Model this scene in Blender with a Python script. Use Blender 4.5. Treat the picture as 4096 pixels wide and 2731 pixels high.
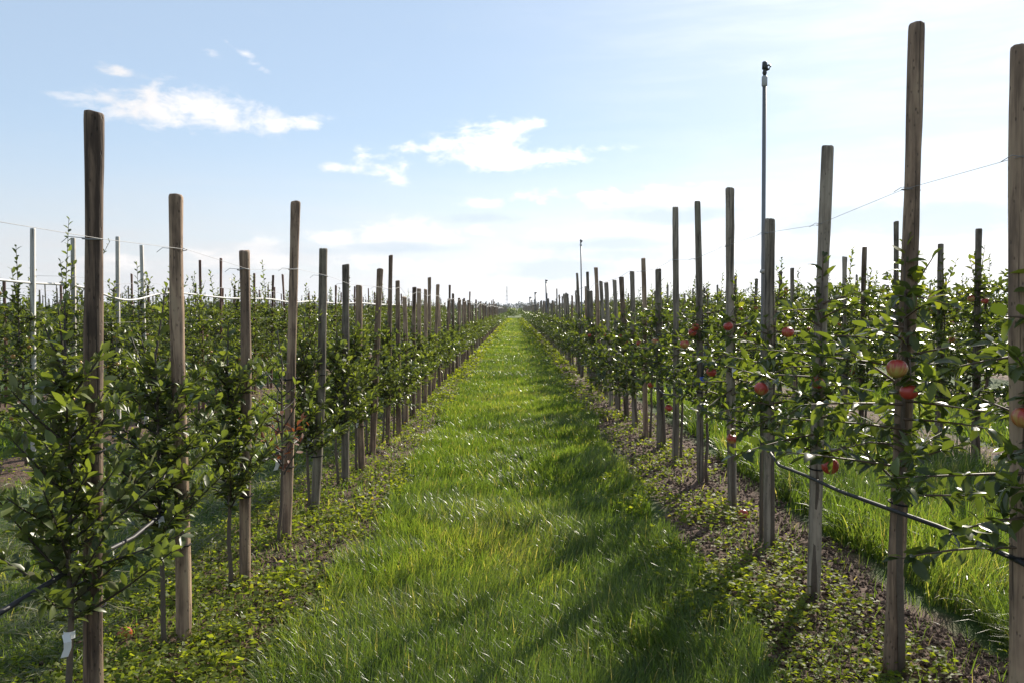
import bpy, math, random
import numpy as np
from mathutils import Vector

for o in list(bpy.data.objects):
    bpy.data.objects.remove(o)
SC = bpy.context.scene
COL = SC.collection
PI = math.pi
rad = math.radians

# ------------------------------------------------------------------ camera
cam = bpy.data.cameras.new('camera')
cam_o = bpy.data.objects.new('camera', cam)
COL.objects.link(cam_o)
cam.sensor_width = 36
cam.lens = 826 / 1024 * 36
cam.clip_start = 0.05
cam.clip_end = 20000
cam_o.location = (0, 0, 1.6)
cam_o.rotation_euler = (rad(90 - 2.15), 0, rad(0.2))
SC.camera = cam_o

# ------------------------------------------------------------------ sun, sky
SUN_AZ, SUN_EL = rad(30), rad(29)          # azimuth from +Y towards +X
sun = bpy.data.lights.new('sun', 'SUN')
sun.energy = 5.0
sun.angle = rad(0.53)
sun.color = (1.0, 0.91, 0.78)
sun_o = bpy.data.objects.new('sun', sun)
COL.objects.link(sun_o)
SUN_DIR = Vector((math.sin(SUN_AZ) * math.cos(SUN_EL), math.cos(SUN_AZ) * math.cos(SUN_EL), math.sin(SUN_EL)))
sun_o.rotation_euler = SUN_DIR.to_track_quat('Z', 'Y').to_euler()

SC.view_settings.view_transform = 'Standard'
SC.view_settings.look = 'None'
SC.view_settings.exposure = 0.8
SC.view_settings.gamma = 1.0
SC.cycles.max_bounces = 8
SC.cycles.diffuse_bounces = 3
SC.cycles.glossy_bounces = 2
SC.cycles.transmission_bounces = 5
SC.cycles.volume_bounces = 0
SC.cycles.sample_clamp_indirect = 6
SC.cycles.use_denoising = True

world = bpy.data.worlds.new('World')
SC.world = world
world.use_nodes = True
WN, WL = world.node_tree.nodes, world.node_tree.links
WN.clear()


class G:
    """small helper for writing node graphs as expressions"""
    def __init__(self, tree):
        self.t = tree

    def n(self, kind, **kw):
        nd = self.t.nodes.new(kind)
        for k, v in kw.items():
            setattr(nd, k, v)
        return nd

    def put(self, sock, v):
        if hasattr(v, 'is_linked') or isinstance(v, bpy.types.NodeSocket):
            self.t.links.new(v, sock)
        else:
            sock.default_value = v

    def m(self, op, a, b=0.0, c=0.0, clamp=False):
        nd = self.n('ShaderNodeMath', operation=op, use_clamp=clamp)
        self.put(nd.inputs[0], a)
        self.put(nd.inputs[1], b)
        self.put(nd.inputs[2], c)
        return nd.outputs[0]

    def mix(self, f, a, b, blend='MIX'):
        nd = self.n('ShaderNodeMix', data_type='RGBA', blend_type=blend)
        self.put(nd.inputs[0], f)
        self.put(nd.inputs[6], a)
        self.put(nd.inputs[7], b)
        return nd.outputs[2]

    def noise(self, vec, scale, detail=4, rough=0.55, dist=0.0):
        nd = self.n('ShaderNodeTexNoise')
        if vec is not None:
            self.t.links.new(vec, nd.inputs['Vector'])
        nd.inputs['Scale'].default_value = scale
        nd.inputs['Detail'].default_value = detail
        nd.inputs['Roughness'].default_value = rough
        nd.inputs['Distortion'].default_value = dist
        return nd.outputs[0]

    def smooth(self, v, lo, hi, to0=0.0, to1=1.0):
        nd = self.n('ShaderNodeMapRange', interpolation_type='SMOOTHSTEP')
        self.put(nd.inputs[0], v)
        nd.inputs[1].default_value = lo
        nd.inputs[2].default_value = hi
        nd.inputs[3].default_value = to0
        nd.inputs[4].default_value = to1
        return nd.outputs[0]

    def vec(self, x, y, z):
        nd = self.n('ShaderNodeCombineXYZ')
        for s, v in zip(nd.inputs, (x, y, z)):
            self.put(s, v)
        return nd.outputs[0]


def rgb(r, g, b):
    return (r, g, b, 1.0)


def build_sky():
    g = G(world.node_tree)
    sky = g.n('ShaderNodeTexSky', sky_type='NISHITA')
    sky.sun_disc = False
    sky.sun_elevation = SUN_EL
    sky.sun_rotation = SUN_AZ
    sky.altitude = 50
    sky.air_density = 1.0
    sky.dust_density = 0.25
    sky.ozone_density = 2.0
    tc = g.n('ShaderNodeTexCoord')
    sep = g.n('ShaderNodeSeparateXYZ')
    WL.new(tc.outputs['Generated'], sep.inputs[0])
    x, y, z = sep.outputs
    az = g.m('MULTIPLY', g.m('ARCTAN2', x, y), 57.2958)
    el = g.m('MULTIPLY', g.m('ARCSINE', z), 57.2958)
    # cumulus texture: stretched along the horizon
    p = g.vec(g.m('MULTIPLY', az, 0.45), g.m('MULTIPLY', el, 0.9), 0.37)
    n1 = g.noise(p, 1.1, 9, 0.60, 0.25)
    n2 = g.noise(p, 0.32, 5, 0.5)
    pw = g.vec(g.m('MULTIPLY', az, 0.12), g.m('MULTIPLY', el, 0.85), 4.2)
    n3 = g.noise(pw, 0.9, 7, 0.58, 0.4)
    # (azimuth, elevation, half width, half height, strength, tilt)
    blobs = [(-27.0, 12.75, 2.3, .28, .7, .0), (-24.8, 12.45, 2.4, .85, 1.1, .0), (-22.6, 12.6, 2.2, 1.3, 1.2, .0), (-20.6, 12.5, 1.6, 1.05, 1.1, 0),
             (-19.0, 12.35, 1.3, 1.1, 1.15, .0), (-17.5, 12.3, 1.2, .85, 1.1, .0), (-16.1, 12.25, 1.2, .75, 1.05, .0), (-14.2, 12.3, 1.6, .5, .95, .0),
             (-25.6, 14.6, 1.0, .35, .72, -.1), (-20.0, 16.1, 1.0, .28, .72, -.25), (-18.2, 16.4, 1.2, .3, .72, -.4), (-17.2, 15.7, 1.0, .35, .5, -.6),
             (-8.9, 9.9, 1.9, .9, .85, -.1), (-8.0, 9.0, 1.1, .55, .7, -.2), (-11.6, 9.5, 2.2, .3, .72, .0), (-9.4, 10.8, 1.8, .32, .7, .05),
             (-6.3, 10.9, 1.7, .45, .85, .05), (-3.7, 11.1, 2.4, 1.1, 1.0, .12), (-1.5, 11.4, 2.2, 1.3, 1.0, .2), (0.8, 12.4, 1.8, .5, .85, .25), (-0.4, 10.2, 3.6, .8, .95, .0),
             (3.0, 10.3, 2.6, .5, .8, .0), (5.2, 10.8, 2.2, .38, .75, .05),
             (-1.9, 7.4, 2.0, .35, .8, 0), (3.5, 7.8, 5, .5, .7, .0), (-12.0, 4.9, 1.8, .6, 1.1, .0), (-9.3, 5.1, 1.8, .8, 1.2, .05), (-7.2, 5.3, 1.9, .95, 1.25, .0), (-5.3, 5.0, 1.6, .75, 1.1, .0), (-2.4, 5.4, 1.2, .5, .85, .1),
             (-17, 3.6, 2.6, 1.0, 1.15, .0), (-19.5, 3.2, 2.5, .8, 1.0, .0), (-25.5, 3.0, 4.0, .6, .7, .0), (-12.5, 3.3, 4.0, .5, .7, .0), (-6, 3.0, 5, .5, .7, .0), (3.5, 5.1, 2.2, .5, .9, .0), (7.1, 5.6, 2.4, .6, 1.0, .05), (10.2, 5.0, 2.2, .6, .9, .0), (12.8, 4.5, 2.5, .7, .9, .0),
             (11, 7.6, 6.0, .9, .8, .0), (17, 4.0, 4.5, .8, .9, .0), (22.5, 4.4, 3.4, .8, .9, .0), (27, 3.4, 3, 1.0, 1.0, .0)]
    tot = None
    for a0, e0, w, h, s, k in blobs:
        da = g.m('SUBTRACT', az, a0)
        de = g.m('SUBTRACT', g.m('SUBTRACT', el, e0), g.m('MULTIPLY', da, k))
        r2 = g.m('ADD', g.m('POWER', g.m('ABSOLUTE', g.m('DIVIDE', da, w)), 2.0), g.m('POWER', g.m('ABSOLUTE', g.m('DIVIDE', de, h)), 2.0))
        v = g.m('MULTIPLY', g.m('EXPONENT', g.m('MULTIPLY', r2, -0.8)), s)
        tot = v if tot is None else g.m('MAXIMUM', tot, v)
    dens = g.m('ADD', tot, g.m('MULTIPLY', g.m('SUBTRACT', n1, 0.5), 2.7))
    dens = g.m('MULTIPLY', g.smooth(dens, 0.24, 1.25), g.smooth(tot, 0.05, 0.35))
    # thin cirrus veil, thicker towards the sun and the horizon
    cs = g.n('ShaderNodeVectorMath', operation='DOT_PRODUCT')
    WL.new(tc.outputs['Generated'], cs.inputs[0])
    cs.inputs[1].default_value = SUN_DIR
    ang = g.m('MULTIPLY', g.m('ARCCOSINE', cs.outputs['Value']), 57.2958)
    sunw = g.smooth(ang, 36, 6)
    horw = g.smooth(el, 12.5, -1.0)
    veil = g.m('MULTIPLY', g.smooth(n3, 0.36, 0.68), g.m('ADD', g.m('MULTIPLY', sunw, 0.25), g.m('MULTIPLY', horw, 0.30)))
    veil = g.m('ADD', veil, g.m('ADD', g.m('MULTIPLY', sunw, 0.22), g.m('MULTIPLY', horw, 0.86)), clamp=True)
    # clouds are lit by the sun: forward scattering makes them brighter near it
    fwd = g.m('ADD', 7.2, g.m('MULTIPLY', g.smooth(ang, 62, 10), 5.5))
    shade = g.smooth(n2, 0.35, 0.65, 0.90, 1.02)
    lum = g.m('MULTIPLY', fwd, shade)
    ccol = g.n('ShaderNodeVectorMath', operation='SCALE')
    ccol.inputs[0].default_value = (1.0, 0.962, 0.945)
    WL.new(lum, ccol.inputs['Scale'])
    vcol = g.n('ShaderNodeVectorMath', operation='SCALE')
    vcol.inputs[0].default_value = (0.98, 0.975, 1.0)
    WL.new(g.m('MULTIPLY', fwd, 0.76), vcol.inputs['Scale'])
    base = g.mix(0.58, sky.outputs[0], rgb(4.1, 5.0, 6.1))
    c = g.mix(veil, base, vcol.outputs[0])
    c = g.mix(g.m('MULTIPLY', dens, 0.93), c, ccol.outputs[0])
    # flat blue-grey undersides of the cloud decks near the horizon
    under = None
    for a0, e0, w, h, s in [(2.8, 2.8, 4.6, .75, 1.1), (24.5, 5.6, 8.5, 1.2, 1.15), (11.2, 6.4, 4.5, .7, 1.0), (7.0, 4.5, 5.5, .55, .95), (-7.5, 4.3, 4.2, .4, .95), (8.0, 3.8, 6.0, .6, .8),
                            (-17.5, 2.6, 5.0, .3, .5), (18.5, 3.4, 5.0, .7, .8), (-3, 6.3, 3.5, .4, .5), (-14, 4.0, 4.0, .4, .5)]:
        da = g.m('DIVIDE', g.m('SUBTRACT', az, a0), w)
        de = g.m('DIVIDE', g.m('SUBTRACT', el, e0), h)
        v = g.m('MULTIPLY', g.m('EXPONENT', g.m('MULTIPLY', g.m('ADD', g.m('MULTIPLY', da, da), g.m('MULTIPLY', de, de)), -0.8)), s)
        under = v if under is None else g.m('MAXIMUM', under, v)
    under = g.smooth(g.m('ADD', under, g.m('ADD', g.m('MULTIPLY', g.m('SUBTRACT', n3, 0.5), 1.2), g.m('MULTIPLY', g.m('SUBTRACT', n1, 0.5), 1.1))), 0.12, 0.9, 0.0, 0.62)
    c = g.mix(under, c, rgb(4.45, 5.3, 6.1))
    bg = g.n('ShaderNodeBackground')
    WL.new(c, bg.inputs[0])
    bg.inputs[1].default_value = 0.085
    out = g.n('ShaderNodeOutputWorld')
    WL.new(bg.outputs[0], out.inputs[0])


build_sky()


# ------------------------------------------------------------------ helpers
def link(o):
    COL.objects.link(o)
    return o


def tag(o, label=None, cat=None, group=None, kind=None):
    if label:
        o['label'] = label
    if cat:
        o['category'] = cat
    if group:
        o['group'] = group
    if kind:
        o['kind'] = kind
    return o


def empty(name, loc):
    o = bpy.data.objects.new(name, None)
    o.empty_display_size = 0.1
    o.location = loc
    return link(o)


class MB:
    """collects numpy geometry and builds one mesh"""
    def __init__(self):
        self.v, self.t, self.f, self.k = [], [], [], 0

    def add(self, verts, faces, tone=0.5, mat=0):
        verts = np.asarray(verts, dtype=np.float64).reshape(-1, 3)
        for fc in (faces if isinstance(faces, (list, tuple)) else [faces]):
            fc = np.asarray(fc, dtype=np.int64)
            if fc.size:
                self.f.append((fc + self.k, mat))
        tn = np.empty(len(verts))
        tn[:] = tone
        self.v.append(verts)
        self.t.append(tn)
        self.k += len(verts)

    def mesh(self, name, mats, smooth=True):
        me = bpy.data.meshes.new(name)
        V = np.concatenate(self.v)
        me.vertices.add(len(V))
        me.vertices.foreach_set('co', V.astype(np.float32).ravel())
        li = np.concatenate([f.ravel() for f, _ in self.f])
        sz = np.concatenate([np.full(len(f), f.shape[1]) for f, _ in self.f])
        mi = np.concatenate([np.full(len(f), m) for f, m in self.f])
        st = np.concatenate([[0], np.cumsum(sz)[:-1]])
        me.loops.add(len(li))
        me.loops.foreach_set('vertex_index', li.astype(np.int32))
        me.polygons.add(len(sz))
        me.polygons.foreach_set('loop_start', st.astype(np.int32))
        me.polygons.foreach_set('material_index', mi.astype(np.int32))
        me.polygons.foreach_set('use_smooth', np.full(len(sz), smooth))
        for m in (mats if isinstance(mats, (list, tuple)) else [mats]):
            me.materials.append(m)
        at = me.attributes.new('tone', 'FLOAT', 'POINT')
        at.data.foreach_set('value', np.concatenate(self.t).astype(np.float32))
        me.update(calc_edges=True)
        return me

    def build(self, name, mats, parent=None, smooth=True):
        o = bpy.data.objects.new(name, self.mesh(name, mats, smooth))
        o.parent = parent
        return link(o)


def unit(a):
    return a / np.maximum(np.linalg.norm(a, axis=-1, keepdims=True), 1e-9)


def tube(mb, pts, radii, sides=6, tone=0.5, mat=0, cap=True):
    pts = np.asarray(pts, float)
    n = len(pts)
    radii = np.broadcast_to(np.asarray(radii, float), (n,))
    T = unit(np.gradient(pts, axis=0))
    ref = np.where(np.abs(T[:, 2:3]) > 0.9, np.array([[1.0, 0, 0]]), np.array([[0, 0, 1.0]]))
    S = unit(np.cross(T, ref))
    U = np.cross(S, T)
    a = np.arange(sides) * 2 * PI / sides
    ring = np.cos(a)[None, :, None] * S[:, None, :] + np.sin(a)[None, :, None] * U[:, None, :]
    V = pts[:, None, :] + ring * radii[:, None, None]
    i = np.arange(n - 1)[:, None] * sides
    j = np.arange(sides)[None, :]
    j2 = (j + 1) % sides
    F = np.stack([i + j, i + j2, i + j2 + sides, i + j + sides], -1).reshape(-1, 4)
    fs = [F]
    if cap:
        fs += [np.arange(sides)[None, ::-1], (np.arange(sides) + (n - 1) * sides)[None, :]]
    mb.add(V, fs, tone, mat)


def leaves(mb, P, D, N, L, W, fold=0.25, curl=0.2, tone=0.5, hi=True, mat=0):
    """apple leaves: folded along the midrib, curled towards the tip"""
    P, D, N = (np.asarray(a, float).reshape(-1, 3) for a in (P, D, N))
    n = len(P)
    L = np.broadcast_to(L, (n,))[:, None]
    W = np.broadcast_to(W, (n,))[:, None]
    fold = np.broadcast_to(fold, (n,))[:, None]
    curl = np.broadcast_to(curl, (n,))[:, None]
    T = unit(D)
    S = unit(np.cross(T, N))
    U = np.cross(S, T)
    rows = [(0.22, 0.66), (0.5, 1.0), (0.78, 0.66)] if hi else [(0.45, 1.0)]

    def pt(u, w, s):
        return P + T * (L * u) + S * (W * 0.5 * w * s) + U * (fold * W * 0.5 * w * abs(s) - curl * L * u * u)
    vs = [pt(0, 0, 0)]
    for u, w in rows:
        vs += [pt(u, w, -1), pt(u, w, 0), pt(u, w, 1)]
    vs.append(pt(1, 0, 0))
    k = len(vs)
    V = np.stack(vs, 1).reshape(-1, 3)
    b = (np.arange(n) * k)[:, None]
    r = len(rows)
    tri = np.array([[0, 2, 1], [0, 3, 2], [k - 1, 3 * r - 2, 3 * r - 1], [k - 1, 3 * r - 1, 3 * r]])
    quad = []
    for i in range(r - 1):
        a = 1 + 3 * i
        quad += [[a, a + 1, a + 4, a + 3], [a + 1, a + 2, a + 5, a + 4]]
    fs = [(b[:, :, None] + tri[None]).reshape(-1, 3)]
    if quad:
        fs.append((b[:, :, None] + np.array(quad)[None]).reshape(-1, 4))
    mb.add(V, fs, np.repeat(np.broadcast_to(tone, (n,)), k), mat)


def hash2(ix, iy, seed):
    h = np.sin(ix * 127.1 + iy * 311.7 + seed * 74.7) * 43758.5453
    return h - np.floor(h)


def vnoise(x, y, scale, seed=0):
    x, y = np.asarray(x) * scale, np.asarray(y) * scale
    ix, iy = np.floor(x), np.floor(y)
    fx, fy = x - ix, y - iy
    fx, fy = fx * fx * (3 - 2 * fx), fy * fy * (3 - 2 * fy)
    a, b = hash2(ix, iy, seed), hash2(ix + 1, iy, seed)
    c, d = hash2(ix, iy + 1, seed), hash2(ix + 1, iy + 1, seed)
    return (a * (1 - fx) + b * fx) * (1 - fy) + (c * (1 - fx) + d * fx) * fy


def fbm(x, y, scale, seed=0, oct=3):
    s, amp, tot = 0, 1, 0
    for o in range(oct):
        s = s + vnoise(x, y, scale * 2 ** o, seed + o * 13) * amp
        tot += amp
        amp *= 0.5
    return s / tot


# ------------------------------------------------------------------ materials
def new_mat(name):
    m = bpy.data.materials.new(name)
    m.use_nodes = True
    m.node_tree.nodes.clear()
    g = G(m.node_tree)
    out = g.n('ShaderNodeOutputMaterial')
    return m, g, out


def principled(g, col, rough=0.7, spec=0.4, metal=0.0, normal=None):
    p = g.n('ShaderNodeBsdfPrincipled')
    g.put(p.inputs['Base Color'], col)
    g.put(p.inputs['Roughness'], rough)
    g.put(p.inputs['Specular IOR Level'], spec)
    g.put(p.inputs['Metallic'], metal)
    if normal is not None:
        g.t.links.new(normal, p.inputs['Normal'])
    return p.outputs[0]


def bump(g, h, strength, dist=0.01):
    b = g.n('ShaderNodeBump')
    g.put(b.inputs['Height'], h)
    b.inputs['Strength'].default_value = strength
    b.inputs['Distance'].default_value = dist
    return b.outputs[0]


def attr(g, name='tone'):
    a = g.n('ShaderNodeAttribute')
    a.attribute_name = name
    return a.outputs['Fac']


def ramp(g, f, stops):
    r = g.n('ShaderNodeValToRGB')
    el = r.color_ramp.elements
    while len(el) < len(stops):
        el.new(0.5)
    for e, (p, c) in zip(el, stops):
        e.position = p
        e.color = rgb(*c)
    g.put(r.inputs[0], f)
    return r.outputs[0]


def leaf_mat(name, stops, trans=0.4, under=None, rough=0.36, tcol=(1.5, 1.7, 0.55), spec=0.5):
    m, g, out = new_mat(name)
    oi = g.n('ShaderNodeObjectInfo')
    f = g.m('ADD', attr(g), g.m('MULTIPLY', g.m('SUBTRACT', oi.outputs['Random'], 0.5), 0.16), clamp=True)
    col = ramp(g, f, stops)
    if under:
        geo = g.n('ShaderNodeNewGeometry')
        col2 = g.mix(g.m('MULTIPLY', geo.outputs['Backfacing'], 0.75), col, rgb(*under))
    else:
        col2 = col
    pr = principled(g, col2, rough, spec)
    tr = g.n('ShaderNodeBsdfTranslucent')
    g.put(tr.inputs[0], g.mix(1.0, col, rgb(*tcol), 'MULTIPLY'))
    mx = g.n('ShaderNodeMixShader')
    mx.inputs[0].default_value = trans
    g.t.links.new(pr, mx.inputs[1])
    g.t.links.new(tr.outputs[0], mx.inputs[2])
    g.t.links.new(mx.outputs[0], out.inputs[0])
    return m


M = {}
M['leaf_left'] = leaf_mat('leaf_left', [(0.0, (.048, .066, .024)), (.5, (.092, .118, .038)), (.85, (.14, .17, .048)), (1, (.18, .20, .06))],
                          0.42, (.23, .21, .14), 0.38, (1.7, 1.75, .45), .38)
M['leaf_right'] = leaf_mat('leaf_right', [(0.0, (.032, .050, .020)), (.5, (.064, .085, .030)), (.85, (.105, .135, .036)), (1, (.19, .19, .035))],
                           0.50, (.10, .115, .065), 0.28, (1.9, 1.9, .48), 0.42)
M['leaf_dead'] = leaf_mat('leaf_dead', [(0.0, (.10, .04, .02)), (.5, (.22, .075, .03)), (1, (.33, .13, .04))], 0.3, None, 0.6, (1.3, 1.1, .8))
M['leaf_far'] = leaf_mat('leaf_far', [(0.0, (.040, .058, .022)), (.5, (.074, .10, .032)), (1, (.125, .155, .042))], 0.40, (.13, .13, .08), 0.34, (1.7, 1.8, .5))
M['grass'] = leaf_mat('grass', [(0.0, (.05, .075, .022)), (.45, (.094, .146, .038)), (.80, (.150, .198, .054)), (.93, (.24, .25, .085)), (1, (.36, .31, .17))],
                      0.52, None, 0.33, (1.66, 1.68, .52), 0.34)
M['hay'] = leaf_mat('hay', [(0.0, (.07, .09, .03)), (.45, (.12, .13, .05)), (.75, (.22, .20, .10)), (1, (.34, .29, .18))], 0.3, None, 0.45, (1.2, 1.2, .7))
M['weed'] = leaf_mat('weed', [(0.0, (.08, .115, .025)), (.5, (.145, .185, .04)), (.8, (.21, .24, .045)), (.95, (.28, .28, .04)), (1, (.26, .16, .06))], 0.58, None, 0.55, (1.8, 1.7, .4), 0.2)
M['wood_leaves'] = leaf_mat('wood_leaves', [(0.0, (.018, .030, .022)), (1, (.045, .065, .036))], 0.1, None, 0.6)
M['yellow_leaves'] = leaf_mat('yellow_leaves', [(0.0, (.07, .10, .03)), (1, (.17, .19, .05))], 0.35, None, 0.5)


def wood_mat(name, dark, mid, light, green=0.25):
    m, g, out = new_mat(name)
    geo = g.n('ShaderNodeNewGeometry')
    oi = g.n('ShaderNodeObjectInfo')
    sp = g.n('ShaderNodeSeparateXYZ')
    g.t.links.new(geo.outputs['Position'], sp.inputs[0])
    x, y, z = sp.outputs
    p = g.vec(g.m('MULTIPLY', x, 40), g.m('MULTIPLY', y, 40), g.m('MULTIPLY', z, 1.6))
    grain = g.noise(p, 1.0, 6, 0.62, 0.6)
    p2 = g.vec(g.m('MULTIPLY', x, 16), g.m('MULTIPLY', y, 16), g.m('MULTIPLY', z, 3.4))
    blot = g.noise(p2, 1.0, 4, 0.6, 0.3)
    f = g.m('ADD', g.m('MULTIPLY', grain, 0.5), g.m('MULTIPLY', blot, 0.68))
    f = g.m('ADD', f, g.m('MULTIPLY', g.m('SUBTRACT', oi.outputs['Random'], 0.5), 0.18))
    col = ramp(g, f, [(.42, dark), (.58, mid), (.76, light)])
    col = g.mix(g.m('MULTIPLY', g.smooth(blot, 0.5, 0.72), green), col, rgb(.13, .14, .085))
    # vertical drying cracks
    pc = g.vec(g.m('MULTIPLY', x, 70), g.m('MULTIPLY', y, 70), g.m('MULTIPLY', z, 0.9))
    crack = g.smooth(g.noise(pc, 1.0, 3, 0.5, 0.8), 0.60, 0.68)
    vo = g.n('ShaderNodeTexVoronoi')
    g.t.links.new(g.vec(g.m('MULTIPLY', x, 13), g.m('MULTIPLY', y, 13), g.m('MULTIPLY', z, 5)), vo.inputs['Vector'])
    knot = g.smooth(vo.outputs['Distance'], 0.22, 0.10)
    crack = g.m('MAXIMUM', crack, g.m('MULTIPLY', knot, 0.8))
    col = g.mix(g.m('MULTIPLY', crack, 0.65), col, rgb(.03, .022, .018))
    h = g.m('SUBTRACT', grain, g.m('MULTIPLY', crack, 0.7))
    s = principled(g, col, 0.78, 0.3, 0, bump(g, h, 0.8, 0.008))
    g.t.links.new(s, out.inputs[0])
    return m


M['wood_grey'] = wood_mat('wood_grey', (.075, .060, .046), (.21, .172, .128), (.44, .36, .28), .45)
M['wood_brown'] = wood_mat('wood_brown', (.065, .043, .030), (.215, .145, .098), (.48, .33, .22), .3)
M['wood_red'] = wood_mat('wood_red', (.085, .042, .035), (.18, .098, .074), (.30, .18, .135), .0)
M['stake_pale'] = wood_mat('stake_pale', (.32, .30, .265), (.50, .475, .43), (.62, .60, .55), .05)


def plain(name, col, rough=0.5, metal=0.0, spec=0.5, nz=0.25, sc=30):
    m, g, out = new_mat(name)
    tc = g.n('ShaderNodeTexCoord')
    n = g.noise(tc.outputs['Object'], sc, 4, 0.6)
    c = g.mix(g.m('MULTIPLY', n, nz), rgb(*col), rgb(*[v * 0.45 for v in col]))
    s = principled(g, c, g.m('ADD', rough - 0.06, g.m('MULTIPLY', n, 0.12)), spec, metal)
    g.t.links.new(s, out.inputs[0])
    return m


M['bark'] = plain('bark', (.15, .115, .085), 0.75, 0, 0.3, 0.8, 60)
M['twig'] = plain('twig', (.13, .085, .055), 0.6, 0, 0.4, 0.6, 60)
M['twig_dark'] = plain('twig_dark', (.06, .045, .034), 0.6, 0, 0.4, 0.6, 60)
M['wire'] = plain('wire', (.30, .30, .30), 0.55, 0.4, 0.4, 0.3)
M['hose'] = plain('hose', (.028, .026, .030), 0.55, 0, 0.35, 0.3)
M['hose_white'] = plain('hose_white', (.50, .49, .47), 0.4, 0, 0.5, 0.25)
M['rubber'] = plain('rubber', (.02, .02, .02), 0.8, 0, 0.2)
M['pipe'] = plain('pipe', (.20, .20, .20), 0.45, 0.5, 0.5, 0.4)
M['pipe_collar'] = plain('pipe_collar', (.45, .45, .44), 0.45)
M['black_plastic'] = plain('black_plastic', (.045, .045, .045), 0.4)
M['blue_plastic'] = plain('blue_plastic', (.02, .05, .30), 0.35)
M['paper'] = plain('paper', (.75, .74, .72), 0.6, 0, 0.3, 0.12)
M['ink'] = plain('ink', (.03, .03, .035), 0.7)
M['pylon_steel'] = plain('pylon_steel', (.30, .31, .32), 0.5, 0.6)


def apple_mat(name, red, yellow, amount):
    m, g, out = new_mat(name)
    tc = g.n('ShaderNodeTexCoord')
    oi = g.n('ShaderNodeObjectInfo')
    sp = g.n('ShaderNodeSeparateXYZ')
    g.t.links.new(tc.outputs['Object'], sp.inputs[0])
    x, y, z = sp.outputs
    an = g.m('ARCTAN2', x, y)
    st = g.noise(g.vec(g.m('MULTIPLY', g.m('SINE', an), 5), g.m('MULTIPLY', g.m('COSINE', an), 5), g.m('MULTIPLY', z, 18)), 1.0, 5, 0.6)
    side = g.noise(tc.outputs['Object'], 16, 2, 0.5)
    f = g.m('ADD', g.m('MULTIPLY', st, 0.6), g.m('MULTIPLY', side, 0.7))
    f = g.m('ADD', f, g.m('MULTIPLY', z, 6.0))
    f = g.m('ADD', f, g.m('MULTIPLY', g.m('SUBTRACT', oi.outputs['Random'], 0.5), 0.3))
    col = ramp(g, f, [(amount, yellow), (amount + .16, tuple(0.5 * (a + b) for a, b in zip(red, yellow))), (amount + .3, red)])
    s = principled(g, col, 0.33, 0.5)
    g.t.links.new(s, out.inputs[0])
    return m


M['apple_red'] = apple_mat('apple_red', (.40, .048, .034), (.48, .38, .10), 0.36)
M['apple_small'] = apple_mat('apple_small', (.50, .16, .05), (.48, .32, .09), 0.60)

# ------------------------------------------------------------------ orchard plan
ROW_L, ROW_R, LANE = -1.55, 1.65, 3.4
ROWX = {('L', k): ROW_L - LANE * (k - 1) for k in range(1, 12)}
ROWX.update({('R', k): ROW_R + LANE * (k - 1) for k in range(1, 12)})
ROW_END = 162.0


def row_dist(x):
    """distance to the nearest tree row"""
    x = np.asarray(x, float)
    dl = np.abs(((x - ROW_L) + LANE / 2) % LANE - LANE / 2)
    dr = np.abs(((x - ROW_R) + LANE / 2) % LANE - LANE / 2)
    return np.where(x < ROW_L, dl, np.where(x > ROW_R, dr, np.minimum(np.abs(x - ROW_L), np.abs(x - ROW_R))))


def ground_z(x, y):
    x, y = np.asarray(x, float), np.asarray(y, float)
    d = row_dist(x)
    near = np.clip(1.0 - (np.hypot(x, y) - 14) / 20.0, 0, 1)
    soil = np.clip(1 - (d - 0.35) / 0.35, 0, 1)
    z = (fbm(x, y, 1.3, 3) - 0.5) * 0.05
    z = z + soil * ((fbm(x, y, 7, 5) - 0.5) * 0.05 + 0.025)
    inlane = np.clip((d - 0.7) / 0.3, 0, 1) * (x < ROW_L)
    z = z + inlane * (fbm(x, y, 2.6, 9) - 0.5) * 0.12
    return z * near


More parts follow.
